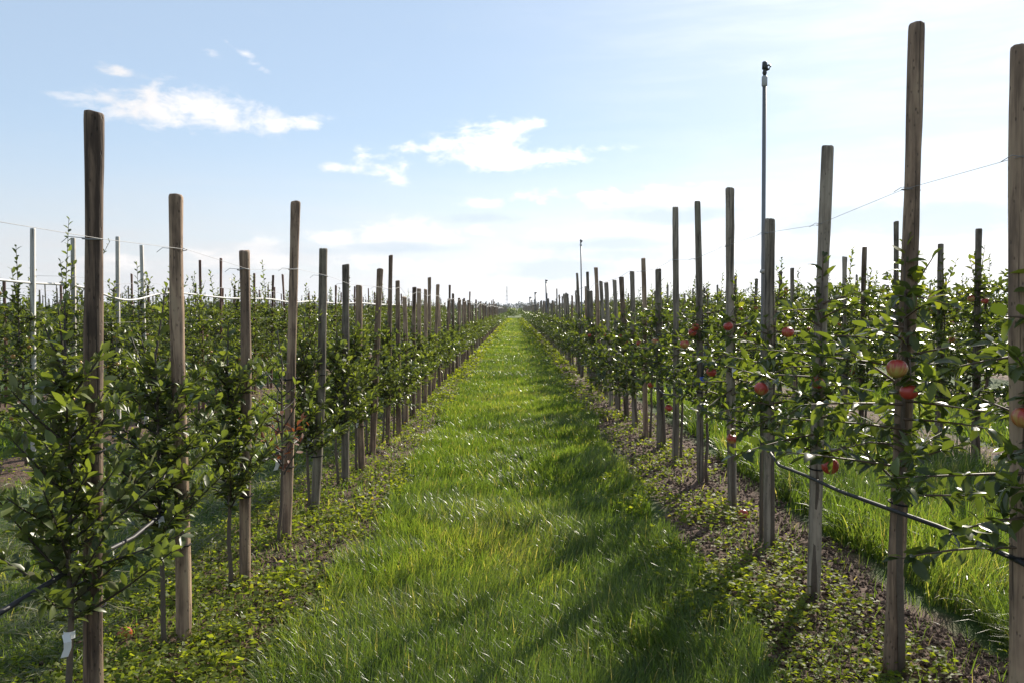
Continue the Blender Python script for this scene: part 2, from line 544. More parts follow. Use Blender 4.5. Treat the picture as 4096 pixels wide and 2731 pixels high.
# ------------------------------------------------------------------ ground
def build_ground():
    m, g, out = new_mat('ground')
    geo = g.n('ShaderNodeNewGeometry')
    sp = g.n('ShaderNodeSeparateXYZ')
    g.t.links.new(geo.outputs['Position'], sp.inputs[0])
    x, y, z = sp.outputs
    nb = g.noise(geo.outputs['Position'], 2.2, 5, 0.6)
    nf = g.noise(geo.outputs['Position'], 26, 6, 0.65)
    nff = g.noise(geo.outputs['Position'], 140, 4, 0.6)
    nl = g.noise(geo.outputs['Position'], 0.35, 4, 0.6)

    def rd(row, sign):
        # repeats every LANE outwards, single line inwards
        q = g.m('MULTIPLY', g.m('SUBTRACT', x, row), sign)
        mod = g.m('ABSOLUTE', g.m('SUBTRACT', g.m('FLOORED_MODULO', g.m('ADD', q, LANE / 2), LANE), LANE / 2))
        inner = g.m('ABSOLUTE', q)
        out_ = g.m('GREATER_THAN', q, -0.01)
        return g.m('ADD', g.m('MULTIPLY', mod, out_), g.m('MULTIPLY', inner, g.m('SUBTRACT', 1.0, out_)))
    d = g.m('MINIMUM', rd(ROW_L, -1.0), rd(ROW_R, 1.0))
    d = g.m('ADD', d, g.m('MULTIPLY', g.m('SUBTRACT', nb, 0.5), 0.55))
    soilf = g.smooth(d, 0.62, 0.40)
    inorch = g.m('MULTIPLY', g.m('LESS_THAN', y, ROW_END + 4), g.m('LESS_THAN', g.m('ABSOLUTE', x), 60))
    soilf = g.m('MULTIPLY', soilf, inorch)
    soil = ramp(g, g.m('ADD', g.m('MULTIPLY', nf, 0.65), g.m('MULTIPLY', nff, 0.4)), [(.30, (.050, .031, .023)), (.52, (.115, .072, .052)), (.75, (.20, .135, .10))])
    grn = ramp(g, g.m('ADD', g.m('MULTIPLY', nf, 0.6), g.m('MULTIPLY', nb, 0.45)), [(.30, (.025, .042, .012)), (.55, (.05, .085, .02)), (.8, (.085, .125, .03))])
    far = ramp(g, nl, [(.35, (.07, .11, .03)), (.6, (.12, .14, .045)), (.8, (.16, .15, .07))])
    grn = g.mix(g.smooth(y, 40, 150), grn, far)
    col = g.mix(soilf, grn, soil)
    h = g.m('ADD', nf, g.m('MULTIPLY', nff, 0.35))
    s = principled(g, col, 0.9, 0.2, 0, bump(g, h, 0.8, 0.03))
    g.t.links.new(s, out.inputs[0])

    def axis(parts):
        r = []
        for a, b, st in parts:
            r.append(np.arange(a, b, st))
        return np.concatenate(r)
    xs = axis([(-6000, -100, 590), (-100, -8, 4), (-8, -2.6, 0.09), (-2.6, -1.0, 0.045), (-1.0, 1.0, 0.08), (1.0, 2.4, 0.03), (2.4, 6, 0.09), (6, 100, 4), (100, 6001, 590)])
    ys = axis([(-300, 0, 30), (0, 1.6, .2), (1.6, 7, 0.035), (7, 16, 0.08), (16, 40, 0.6), (40, 200, 8), (200, 6001, 580)])
    X, Y = np.meshgrid(xs, ys)
    Z = ground_z(X, Y)
    V = np.stack([X, Y, Z], -1).reshape(-1, 3)
    nx, ny = len(xs), len(ys)
    i = (np.arange(ny - 1)[:, None] * nx + np.arange(nx - 1)[None, :]).reshape(-1)
    mb = MB()
    mb.add(V, np.stack([i, i + 1, i + 1 + nx, i + nx], -1))
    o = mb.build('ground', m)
    tag(o, 'brown soil strips under the tree rows and green lanes between', 'ground', None, 'structure')


build_ground()


# ------------------------------------------------------------------ grass and ground cover
def blades(mb, x, y, h, w, lean, segs, tone, rng, z0=None, az=None, mat=0):
    n = len(x)
    z0 = ground_z(x, y) if z0 is None else z0
    P = np.stack([x, y, z0 - 0.01], -1)
    a = rng.uniform(0, 2 * PI, n) if az is None else az
    dirh = np.stack([np.cos(a), np.sin(a), np.zeros(n)], -1)
    fa = a + rng.normal(PI / 2, 0.5, n)
    side = np.stack([np.cos(fa), np.sin(fa), np.zeros(n)], -1)
    vs = []
    th0 = rng.uniform(0.02, 0.3, n)
    th1 = th0 + lean
    pos = P.copy()
    for s in range(segs + 1):
        u = s / segs
        if s:
            th = th0 + (th1 - th0) * (u - 0.5 / segs)
            pos = pos + (dirh * np.sin(th)[:, None] + np.array([0, 0, 1.0]) * np.cos(th)[:, None]) * (h / segs)[:, None]
        if s == segs:
            vs.append(pos)
        else:
            ww = (w * 0.5 * (1 - 0.72 * u ** 2.2))[:, None]
            vs += [pos - side * ww, pos + side * ww]
    k = len(vs)
    V = np.stack(vs, 1).reshape(-1, 3)
    b = (np.arange(n) * k)[:, None]
    q = np.array([[2 * i, 2 * i + 1, 2 * i + 3, 2 * i + 2] for i in range(segs - 1)])
    t = np.array([[k - 3, k - 2, k - 1]])
    fs = [(b[:, :, None] + t[None]).reshape(-1, 3)]
    if segs > 1:
        fs.append((b[:, :, None] + q[None]).reshape(-1, 4))
    mb.add(V, fs, np.repeat(tone, k), mat)


def ysample(rng, n, y0, y1, p=2.0):
    """pdf ~ y^-p"""
    u = rng.uniform(0, 1, n)
    a, b = y0 ** (1 - p), y1 ** (1 - p)
    return (a + u * (b - a)) ** (1 / (1 - p))


def build_grass():
    rng = np.random.default_rng(5)
    mb = MB()

    def strip(n, xa, xb, y0, y1, h, segs, wf, edge=0.25, p=1.7, dens=0.5, tonek=0.0, wmin=.0035):
        y = ysample(rng, n, y0, y1, p)
        x = rng.uniform(xa - edge, xb + edge, n)
        ev = (fbm(x, y, 1.8, 21) - 0.5) * 0.9
        inside = np.minimum(x - xa, xb - x) + ev * edge * 2
        keep = (inside > 0) & (fbm(x, y, 3.3, 31) + rng.uniform(-.35, .35, n) > 0.5 - dens * 0.5)
        x, y = x[keep], y[keep]
        k = len(x)
        cl = fbm(x, y, 1.6, 41)
        hh = h * (0.45 + 0.85 * cl) * rng.uniform(0.55, 1.25, k)
        w = np.maximum(wmin, wf * y) * np.clip(rng.lognormal(-.05, .42, k), .45, 2.6)
        lean = np.abs(rng.normal(0.85, 0.5, k))
        tone = np.clip(0.18 + 0.9 * (fbm(x, y, 0.8, 51) - 0.5) + 0.5 * (fbm(x, y, 3.5, 55) - 0.5) + 0.62 * rng.beta(1.5, 1.8, k) + tonek, 0, 0.93)
        dry = rng.uniform(0, 1, k) < 0.04
        tone[dry] = rng.uniform(0.94, 1, dry.sum())
        # damp grass leans over in loose swirls
        az = fbm(x, y, 0.8, 61) * 4 * PI + rng.normal(0, 1.1, k)
        blades(mb, x, y, hh, w, lean, segs, tone, rng, None, az)
    # the path between the rows
    strip(155000, -1.02, 1.05, 2.2, 9, 0.17, 4, .0007, .24, 1.3, .42, .02, .0028)
    strip(150000, -1.05, 1.05, 8, 30, 0.14, 3, .0007, .24, 1.5, .6, .03)
    strip(70000, -1.1, 1.05, 28, ROW_END, 0.14, 2, .0010, .2, 1.6, .9, .10)
    # the lane behind the right-hand row: longer grass
    strip(70000, 2.25, 4.45, 2.6, 12, 0.34, 4, .0010, .2, 1.2, .85)
    strip(50000, 2.25, 4.45, 12, 70, 0.26, 3, .0010, .2, 1.5, .8)
    strip(30000, 5.65, 7.85, 8, 60, 0.26, 2, .0011, .2, 1.3, .8)
    # the lane behind the left-hand row: shorter and patchy
    strip(42000, -4.5, -2.05, 3.2, 14, 0.10, 3, .0009, .2, 1.2, .25, .05)
    strip(40000, -4.4, -2.15, 12, 70, 0.16, 2, .0010, .2, 1.5, .8, .06)
    strip(22000, -7.8, -5.5, 8, 60, 0.16, 2, .0011, .2, 1.3, .7, .06)
    # thin tufts in the soil strips
    strip(26000, -2.1, -1.0, 2.4, 20, 0.09, 3, .0009, .1, 1.3, .05)
    strip(9000, 1.05, 2.2, 2.4, 20, 0.13, 3, .0009, .1, 1.3, -.5)
    o = mb.build('grass', M['grass'])
    tag(o, 'long wet green grass growing on the path and in the lanes', 'grass', None, 'stuff')

    # mown grass left lying in the left lane
    mb = MB()
    n = 42000
    y = ysample(rng, n, 3.0, 15, 1.3)
    x = rng.uniform(-4.6, -1.9, n)
    keep = fbm(x, y, 2.4, 71) + rng.uniform(-.25, .25, n) > 0.42
    x, y = x[keep], y[keep]
    k = len(x)
    z = ground_z(x, y) + rng.uniform(0, .06, k)
    L = rng.uniform(.06, .20, k)
    a = fbm(x, y, 1.7, 81) * 4 * PI + rng.normal(0, .9, k)
    D = np.stack([np.cos(a), np.sin(a), rng.normal(0.12, 0.3, k)], -1)
    N = np.stack([rng.normal(0, .4, k), rng.normal(0, .4, k), np.ones(k)], -1)
    leaves(mb, np.stack([x, y, z], -1), D, N, L, np.maximum(.004, .0009 * y) * rng.uniform(.7, 1.4, k), 0.3, rng.uniform(-.1, .35, k),
           np.clip(rng.beta(1.6, 2.2, k), 0, 1), False)
    o = mb.build('mown_grass', M['hay'])
    tag(o, 'cut half dry grass lying in clumps in the left lane', 'mown grass', None, 'stuff')


def build_weeds():
    rng = np.random.default_rng(8)
    mb = MB()
    for xa, xb, n, thr, y1 in ((-2.25, -0.9, 4300, .53, 40), (0.75, 1.35, 1400, .56, 40), (1.25, 2.35, 520, .57, 26), (-2.3, -.95, 5000, .3, 150), (0.8, 1.9, 4500, .36, 150), (-5.4, -4.5, 1500, .45, 26), (4.6, 5.6, 1500, .45, 26)):
        y = ysample(rng, n, 2.3, y1, 1.4)
        x = rng.uniform(xa, xb, n)
        keep = fbm(x, y, 2.1, 91) + rng.uniform(-.12, .12, n) > thr
        x, y = x[keep], y[keep]
        k = len(x)
        big = fbm(x, y, 1.1, 95)
        for c in range(8):
            sel = rng.uniform(0, 1, k) < (0.95 - c * 0.05)
            xx, yy, bb = x[sel], y[sel], big[sel]
            q = len(xx)
            a = c * 2.4 + rng.normal(0, .4, q)
            up = rng.uniform(.1, .9, q)
            D = np.stack([np.cos(a), np.sin(a), up * 0.6], -1)
            hgt = rng.uniform(.005, .06, q) * (0.5 + 1.3 * bb)
            P = np.stack([xx + np.cos(a) * .012, yy + np.sin(a) * .012, ground_z(xx, yy) + hgt], -1)
            Nn = np.stack([rng.normal(0, .8, q), rng.normal(0, .8, q), np.ones(q)], -1)
            Lf = rng.uniform(.014, .036, q) * (0.6 + 1.0 * bb) * np.maximum(1, yy / 9)
            leaves(mb, P, D, Nn, Lf, Lf * rng.uniform(.5, .8, q), .2, .2, np.clip(rng.normal(.42 + .25 * (bb - .4), .2, q), 0, 1), False)
    o = mb.build('weeds', M['weed'])
    tag(o, 'low yellow green weeds creeping over the soil strips', 'weeds', None, 'stuff')
    # crumbs and clods of soil
    mb = MB()
    ico = np.array([[0, 0, 1], [.9, 0, .3], [.28, .86, .25], [-.72, .52, .3], [-.72, -.52, .25], [.28, -.86, .3], [0, 0, -.4]], float)
    fc = np.array([[0, 1, 2], [0, 2, 3], [0, 3, 4], [0, 4, 5], [0, 5, 1], [6, 2, 1], [6, 3, 2], [6, 4, 3], [6, 5, 4], [6, 1, 5]])
    for xa, xb, n in ((1.0, 2.3, 26000), (-2.2, -1.05, 11000)):
        y = ysample(rng, n, 2.3, 16, 1.5)
        x = rng.uniform(xa, xb, n)
        keep = np.abs(x - (xa + xb) / 2) + (fbm(x, y, 2, 17) - .5) * .7 < (xb - xa) / 2 - .1
        x, y = x[keep], y[keep]
        k = len(x)
        r = np.minimum(rng.gamma(1.6, .0055, k) + .003, .019)
        V = ico[None] * rng.uniform(.6, 1.35, (k, 7, 3))
        a = rng.uniform(0, 2 * PI, k)
        ca, sa = np.cos(a)[:, None], np.sin(a)[:, None]
        V = np.stack([V[..., 0] * ca - V[..., 1] * sa, V[..., 0] * sa + V[..., 1] * ca, V[..., 2] * .8], -1) * r[:, None, None]
        V += np.stack([x, y, ground_z(x, y) + r * .15], -1)[:, None, :]
        F = ((np.arange(k) * 7)[:, None, None] + fc[None]).reshape(-1, 3)
        mb.add(V, F, np.repeat(rng.uniform(0, 1, k), 7))
    m, g, out = new_mat('soil_clods')
    col = ramp(g, attr(g), [(0, (.055, .035, .026)), (.6, (.12, .077, .056)), (1, (.20, .14, .105))])
    geo = g.n('ShaderNodeNewGeometry')
    s = principled(g, col, 0.9, 0.15, 0, bump(g, g.noise(geo.outputs['Position'], 220, 3), 0.6, .004))
    g.t.links.new(s, out.inputs[0])
    o = mb.build('soil', m, None, False)
    tag(o, 'loose brown crumbs and clods of soil along the tree rows', 'soil', None, 'stuff')


build_grass()
build_weeds()


# ------------------------------------------------------------------ posts
def post_mesh(mb, h, r, lean, rng, sides=16, square=False):
    below = -0.12
    zs = np.concatenate([np.linspace(below, h - .03, 30), [h - .012, h - .004, h]])
    n = len(zs)
    ph = rng.uniform(0, 6.28, 8)
    if square:
        a = np.arange(4) * PI / 2 + PI / 4 + rng.uniform(-.25, .25)
        lob, sides = np.ones(4) * 1.25, 4
    else:
        a = np.arange(sides) * 2 * PI / sides + rng.uniform(0, 1)
        lob = 1 + .05 * np.cos(2 * a + ph[0]) + .03 * np.cos(3 * a + ph[1])
    slope = rng.uniform(-.22, .22, 2) * (0 if square else 1)
    bend = rng.uniform(-.008, .008, 2) * (.3 if square else 1)
    flare = rng.uniform(-.03, .12) if not square else 0
    knots = [(rng.uniform(.2, h - .1), rng.uniform(0, 6.28), rng.uniform(.04, .13), rng.uniform(.03, .07)) for _ in range(5)]
    V = []
    for i, z in enumerate(zs):
        u = max(z, 0) / h
        rr = np.full(sides, r * (1.07 - .13 * u))
        if not square:
            rr = rr * (1 + .030 * math.sin(z * 4.1 + ph[4]) + .022 * math.sin(z * 9.7 + ph[5]) + rng.uniform(-.012, .012))
            rr = rr * (1 + .02 * np.cos(a * 4 + z * 3 + ph[6]) + flare * math.exp(-((h - z) / .12) ** 2))
            for kz, ka, amp, wd in knots:
                da = np.abs((a - ka + PI) % (2 * PI) - PI)
                rr = rr * (1 + amp * math.exp(-((z - kz) / wd) ** 2) * np.exp(-(da / .7) ** 2))
        if i == n - 2:
            rr = rr * .965
        if i == n - 1:
            rr = rr * .84
        cx = lean[0] * u + bend[0] * math.sin(u * 5 + ph[2])
        cy = lean[1] * u + bend[1] * math.sin(u * 4 + ph[3])
        px, py = np.cos(a) * rr * lob, np.sin(a) * rr * lob
        tz = (px * slope[0] + py * slope[1] + (rng.normal(0, .0012, sides) if not square else 0)) * (1 if i >= n - 3 else 0)
        V.append(np.stack([cx + px, cy + py, z + tz], -1))
    V = np.concatenate(V)
    i = np.arange(n - 1)[:, None] * sides
    j = np.arange(sides)[None, :]
    j2 = (j + 1) % sides
    F = np.stack([i + j, i + j2, i + j2 + sides, i + j + sides], -1).reshape(-1, 4)
    mb.add(V, [F, (np.arange(sides) + (n - 1) * sides)[None, :]])


def ring(mb, c, r, tr, rng, sag=.012, sides=5):
    a = np.linspace(0, 2 * PI, 15)
    p = np.stack([c[0] + np.cos(a) * r, c[1] + np.sin(a) * r, c[2] + sag * np.sin(a + rng.uniform(0, 6))], -1)
    tube(mb, p, tr, sides, cap=False)


ORD = ['first', 'second', 'third', 'fourth', 'fifth', 'sixth', 'seventh', 'eighth', 'ninth', 'tenth', 'eleventh', 'twelfth', 'thirteenth',
       'fourteenth', 'fifteenth', 'sixteenth', 'seventeenth', 'eighteenth', 'nineteenth', 'twentieth']

# distance along the row, lean of the top, height, radius
LEFT = [(-1.570, 3.02, +.035, 2.32, .030), (-1.574, 3.85, +.016, 2.13, .029), (-1.546, 4.69, +.006, 1.94, .030), (-1.565, 5.59, +.083, 2.33, .029),
        (-1.570, 6.44, +.087, 2.08, .033), (-1.538, 7.43, +.023, 2.01, .031), (-1.500, 8.02, -.017, 1.84, .032), (-1.577, 9.07, +.104, 2.05, .031),
        (-1.523, 9.81, +.054, 2.25, .026), (-1.470, 10.39, -.001, 1.97, .027), (-1.490, 11.28, -.009, 1.78, .030), (-1.510, 12.20, +.028, 1.94, .029),
        (-1.520, 12.99, +.022, 1.94, .031), (-1.500, 13.80, +.008, 1.95, .028)]
RIGHT = [(1.687, 2.71, -.049, 2.45, .030), (1.649, 3.55, +.053, 2.81, .034), (1.637, 4.49, +.037, 2.48, .032), (1.697, 5.47, -.020, 2.20, .032),
         (1.707, 6.44, -.049, 2.54, .031), (1.713, 7.54, -.066, 2.58, .029), (1.669, 8.53, -.015, 2.66, .029), (1.645, 9.31, -.033, 2.06, .034),
         (1.634, 10.21, -.056, 2.24, .030), (1.617, 11.08, -.052, 2.12, .032), (1.627, 11.96, -.086, 2.08, .034), (1.611, 12.82, -.070, 2.07, .033),
         (1.616, 13.76, -.100, 2.06, .033), (1.649, 14.82, -.106, 2.12, .034), (1.634, 15.69, -.105, 2.41, .034), (1.629, 16.74, -.092, 1.99, .035),
         (1.639, 17.74, -.083, 2.42, .034)]
LEFT2 = [(8.40, 2.43), (9.17, 2.40), (10.22, 2.51), (11.09, 2.47), (12.05, 2.1), (13.01, 2.39), (13.89, 2.47), (14.8, 2.1), (15.69, 2.30), (16.78, 2.31), (17.83, 2.37)]
RIGHT2 = [(7.2, 2.3), (8.1, 2.35), (9.00, 2.48), (9.79, 2.38), (10.91, 2.76), (11.84, 2.50), (12.73, 2.42), (13.7, 2.2), (14.73, 2.35), (15.75, 2.34), (16.7, 2.2), (17.62, 2.27), (18.87, 2.39)]
prng = np.random.default_rng(77)
N_ROW = {('L', 1): 75, ('R', 1): 75, ('L', 2): 55, ('R', 2): 55, ('L', 3): 20, ('R', 3): 20}
PLAN = {}
for key, x0 in ROWX.items():
    side, k = key
    pts = []
    if key == ('L', 1):
        pts = list(LEFT)
    elif key == ('R', 1):
        pts = list(RIGHT)
    elif key == ('L', 2):
        pts = [(x0 + prng.normal(0, .02), y, prng.normal(0, .03), h, .021) for y, h in LEFT2]
    elif key == ('R', 2):
        pts = [(x0 + prng.normal(0, .03), y, prng.normal(0, .03), h, .032) for y, h in RIGHT2]
    y = pts[-1][1] if pts else abs(x0) / 0.63 - prng.uniform(0, 1)
    while y < ROW_END:
        y += 0.90 + prng.uniform(-.06, .10)
        big = prng.uniform() < .14
        if side == 'L':
            h = prng.normal(1.92, .10) + (.35 if big else 0) if k == 1 else prng.normal(2.12, .15) + (.15 if big else 0)
        else:
            h = prng.normal(2.08, .09) + (.38 if big else 0) if k == 1 else prng.normal(2.15, .14) + (.2 if big else 0)
        r = prng.uniform(.026, .033) if k == 1 else prng.uniform(.02, .028) if side == 'L' else prng.uniform(.025, .032)
        pts.append((x0 + prng.normal(0, .03), y, prng.normal(.01 if side == 'L' else -.04, .045), h, r))
    PLAN[key] = pts

ROWNAME = {('L', 1): 'the row left of the path', ('R', 1): 'the row right of the path', ('L', 2): 'the second row left of the path',
           ('R', 2): 'the second row right of the path', ('L', 3): 'the third row left of the path', ('R', 3): 'the third row right of the path'}
NEAR_N = {('L', 1): 18, ('R', 1): 18, ('L', 2): 10, ('R', 2): 10, ('L', 3): 0, ('R', 3): 0}
WIRE_H = {('L', 1): 1.86, ('R', 1): 2.09, ('L', 2): 1.95, ('R', 2): 2.08, ('L', 3): 1.95, ('R', 3): 2.0}


def wire_z(key, i):
    h = PLAN[key][i][3]
    return min(WIRE_H[key] + 0.03 * math.sin(i * 2.3), h - 0.004)


stuff_posts = MB()
variant = {}
for key, pts in PLAN.items():
    side, k = key
    nind = N_ROW.get(key, 0)
    for i, (x, y, ln, h, r) in enumerate(pts):
        if i >= nind:
            sides = 6
            a = np.arange(sides) * 2 * PI / sides
            base = np.stack([x + np.cos(a) * r, y + np.sin(a) * r, np.zeros(sides)], -1)
            topv = np.stack([x + ln + np.cos(a) * r * .9, y + np.sin(a) * r * .9, np.full(sides, h)], -1)
            j = np.arange(sides)
            stuff_posts.add(np.concatenate([base, topv]), [np.stack([j, (j + 1) % sides, (j + 1) % sides + sides, j + sides], -1), (j + sides)[None]])
            continue
        near = i < NEAR_N[key]
        square = key == ('L', 2) and i < 4
        tall = 'tall' if h > 2.3 else ('short' if h < 2.0 else 'middling')
        mt = 'stake_pale' if square else ('wood_red' if side == 'L' and k > 1 else ['wood_grey', 'wood_brown'][int(hash2(i * 1.0, x, 3) > (.12 if side == 'L' else .75))])
        cw = {'wood_red': 'reddish brown', 'wood_grey': 'grey', 'wood_brown': 'brown', 'stake_pale': 'pale'}[mt]
        name = 'square_stake' if square else 'wooden_post'
        if near:
            mb = MB()
            post_mesh(mb, h, r * 1.05, (ln, prng.normal(0, .015)), prng, 18, square)
            o = mb.build(name, M[mt])
            o.location = (x, y, 0)
        else:
            vi = (side, k > 1, mt, i % 5)
            if vi not in variant:
                mb = MB()
                post_mesh(mb, 2.0, .030, (0, 0), prng, 10)
                variant[vi] = mb.mesh(name, M[mt])
            o = link(bpy.data.objects.new(name, variant[vi]))
            o.location = (x, y, 0)
            o.scale = (r / .03, r / .03, h / 2.0)
            o.rotation_euler = (prng.normal(0, .012), ln / h, 0)
        if square:
            tag(o, f'pale square stake, {ORD[i]} from the left in {ROWNAME[key]}', 'stake', 'pale stakes in the second row')
        elif near and k == 1:
            tag(o, f'{tall} {cw} wooden post, {ORD[i]} from the camera in {ROWNAME[key]}', 'post', 'posts of ' + ROWNAME[key])
        elif near and side == 'L':
            tag(o, f'{cw} post, {ORD[i - 4]} past the pale stakes in {ROWNAME[key]}', 'post', 'posts of ' + ROWNAME[key])
        elif near:
            tag(o, f'{cw} post, {ORD[i]} from the right end of {ROWNAME[key]}', 'post', 'posts of ' + ROWNAME[key])
        else:
            far = 'distant ' if k < 3 else ''
            tag(o, f'{far}weathered post among many alike along {ROWNAME[key]}', 'post', 'distant posts of ' + ROWNAME[key])
        if near and k == 1 and i < 14:
            zt = wire_z(key, i)
            mb = MB()
            u = zt / h
            ring(mb, (ln * u, 0, zt if zt < h - .05 else h - .03), r * 1.02 + .002, .0022, prng, .004)
            tl = np.array([[ln * u - r * .3, -r - .004, zt], [ln * u - r - .03, -r - .02, zt + .004], [ln * u - r - .06, -r - .012, zt - .016]])
            if zt < h - .05:
                tube(mb, tl, .0013, 4)
            mb.build('wire_tie', M['wire'], o)
            if i < 9:
                for zz in ([1.12, .52] if side == 'L' else [.82]):
                    mb = MB()
                    zz += prng.uniform(-.08, .08)
                    ring(mb, (ln * zz / h, -.006, zz), r * 1.1 + .010, .0045, prng, .006)
                    mb.build('rubber_tie', M['rubber'], o)
o = stuff_posts.build('wooden_posts', M['wood_grey'], None, False)
tag(o, 'mass of far wooden posts in the remaining orchard rows', 'posts', None, 'stuff')


# ------------------------------------------------------------------ apple trees
def tree_geo(rng, p, hi=True):
    """returns (trunk mesh builder, crown mesh builder, branch points for apples)"""
    wood, cr = MB(), MB()
    H = p['H']
    n = 9
    zs = np.linspace(-.04, H, n)
    cx = p.get('cx', 0) * np.clip(1 - zs / .9, 0, 1)
    wob = rng.normal(0, .012, (n, 2)).cumsum(0) * .6
    wob[0] = 0
    path = np.stack([cx + wob[:, 0], wob[:, 1] + p.get('cy', 0), zs], -1)
    tube(wood, path, np.linspace(p.get('r', .016), .004, n), 8, .5)
    spots = []
    P, D, N, L, W, T = [], [], [], [], [], []

    def at(z):
        return np.array([np.interp(z, zs, path[:, 0]), np.interp(z, zs, path[:, 1]), z])

    def leaf(p_, d_, up=1.0, s=1.0):
        P.append(p_)
        D.append(d_)
        nn = np.array([0, 0, up]) + rng.normal(0, p.get('flip', .42), 3)
        N.append(nn)
        l = p['leaf'] * s * rng.uniform(.55, 1.15)
        L.append(l)
        W.append(l * rng.uniform(.42, .56))
        T.append(rng.uniform())
    nb = p['nb']
    for b in range(nb):
        u = (b + rng.uniform(0, .8)) / nb
        z = p['z0'] + (H - .12 - p['z0']) * u ** 1.05
        a = b * 2.39996 + rng.normal(0, .35)
        ln = p['reach'] * (1 - p.get('taper', .62) * u ** 1.3) * rng.uniform(.6, 1.25)
        el = rng.normal(p['rise'], .22)
        d = np.array([math.cos(a) * p.get('sx', 1), math.sin(a), math.tan(el)])
        d = d / np.linalg.norm(d)
        m = 6
        t = np.linspace(0, 1, m)
        base = at(z)
        side = np.cross(d, [0, 0, 1.0])
        pts = base + d * (ln * t)[:, None] + np.array([0, 0, 1.0]) * (p['curve'] * ln * t ** 2)[:, None] + side * (rng.normal(0, .06) * ln * np.sin(t * 3))[:, None]
        tube(wood, pts, np.linspace(.0065, .002, m), 5, .5, 1, False)
        spots.append(pts[rng.integers(2, m)])
        nl = max(4, int(ln / p['gap']))
        for q in range(nl):
            s = (q + rng.uniform(.1, .9)) / nl
            s = .1 + .9 * s
            i = min(int(s * (m - 1)), m - 2)
            f = s * (m - 1) - i
            pp = pts[i] * (1 - f) + pts[i + 1] * f
            dd = pts[i + 1] - pts[i]
            dd = dd / np.linalg.norm(dd)
            th = q * 2.4 + rng.normal(0, .5)
            s1 = np.cross(dd, [0, 0, 1.0])
            s1 = s1 / (np.linalg.norm(s1) + 1e-6)
            s2 = np.cross(s1, dd)
            out = s1 * math.cos(th) + s2 * math.sin(th) * .8
            for _ in range(1 + (rng.uniform() < p.get('extra', .4))):
                o2 = out + rng.normal(0, .5, 3)
                leaf(pp + out * .006, dd * rng.uniform(.35, .9) + o2 * .75 + np.array([0, 0, p.get('lift', .12)]))
        leaf(pts[-1], d + rng.normal(0, .2, 3) + np.array([0, 0, .4]))
    # spur leaves on the stem
    for q in range(p['spur']):
        z = p['z0'] + (H - p['z0']) * rng.uniform(0, 1)
        a = rng.uniform(0, 2 * PI)
        leaf(at(z) + np.array([math.cos(a), math.sin(a), 0]) * .01, np.array([math.cos(a), math.sin(a), rng.uniform(-.2, .9)]))
    # upright shoots with leaves in a spiral
    for q in range(p.get('shoots', 1)):
        hz = H if q == 0 else rng.uniform(.8, .97) * H
        base = at(hz - .03)
        ln = p['shoot'] * rng.uniform(.5, 1.1)
        off = rng.normal(0, .13, 2) * (0.5 if q == 0 else 1)
        m = 6
        t = np.linspace(0, 1, m)
        pts = base + np.stack([off[0] * t * ln * 1.5, off[1] * t * ln * 1.5, t * ln], -1)
        tube(wood, pts, np.linspace(.0055, .0022, m), 5, .5, 1, False)
        nl = int(ln / p.get('sgap', .03))
        for w in range(nl):
            s = (w + .5) / nl
            pp = base + (pts[-1] - base) * s
            th = w * 2.4 + rng.normal(0, .3)
            leaf(pp, np.array([math.cos(th), math.sin(th), .75 + .8 * s ** 3]), 1, p.get('sleaf', 1.05) * (1 - .4 * s ** 3))
    T = np.array(T)
    P, D = np.array(P), np.array(D)
    # young leaves at the top are lighter
    T = np.clip(T * .8 + .22 * np.clip((P[:, 2] - p['z0']) / (H - p['z0']), 0, 1) ** 2, 0, 1)
    leaves(cr, P, D, np.array(N), np.array(L), np.array(W), np.clip(rng.normal(.38, .2, len(L)), .0, .9), np.clip(rng.normal(.18, .16, len(L)), -.1, .6), T, hi)
    return wood, cr, spots


def apple_mesh(name, r, mat, stem=True):
    mb = MB()
    n, s = 9, 14
    th = np.linspace(0, PI, n)
    V = []
    for t in th:
        rr = math.sin(t) * (1 + .05 * math.cos(t))
        zz = math.cos(t) * .92 - .20 * math.exp(-(t / .45) ** 2) + .10 * math.exp(-((PI - t) / .35) ** 2)
        for j in range(s):
            a = j * 2 * PI / s
            k = 1 + .03 * math.cos(5 * a) * (t > 2)
            V.append((rr * k * math.cos(a) * r, rr * k * math.sin(a) * r, zz * r))
    i = np.arange(n - 1)[:, None] * s
    j = np.arange(s)[None, :]
    j2 = (j + 1) % s
    mb.add(V, np.stack([i + j, i + s + j, i + s + j2, i + j2], -1).reshape(-1, 4))
    if stem:
        tube(mb, [(0, 0, r * .68), (r * .08, 0, r * 1.0), (r * .22, 0, r * 1.35)], .0016, 5, .5, 1)
    return mb.mesh(name, [mat, M['twig']])


APPLE_BIG = [apple_mesh('apple', r, M['apple_red']) for r in (.039, .042, .036)]
APPLE_SMALL = [apple_mesh('apple', r, M['apple_small']) for r in (.021, .024)]

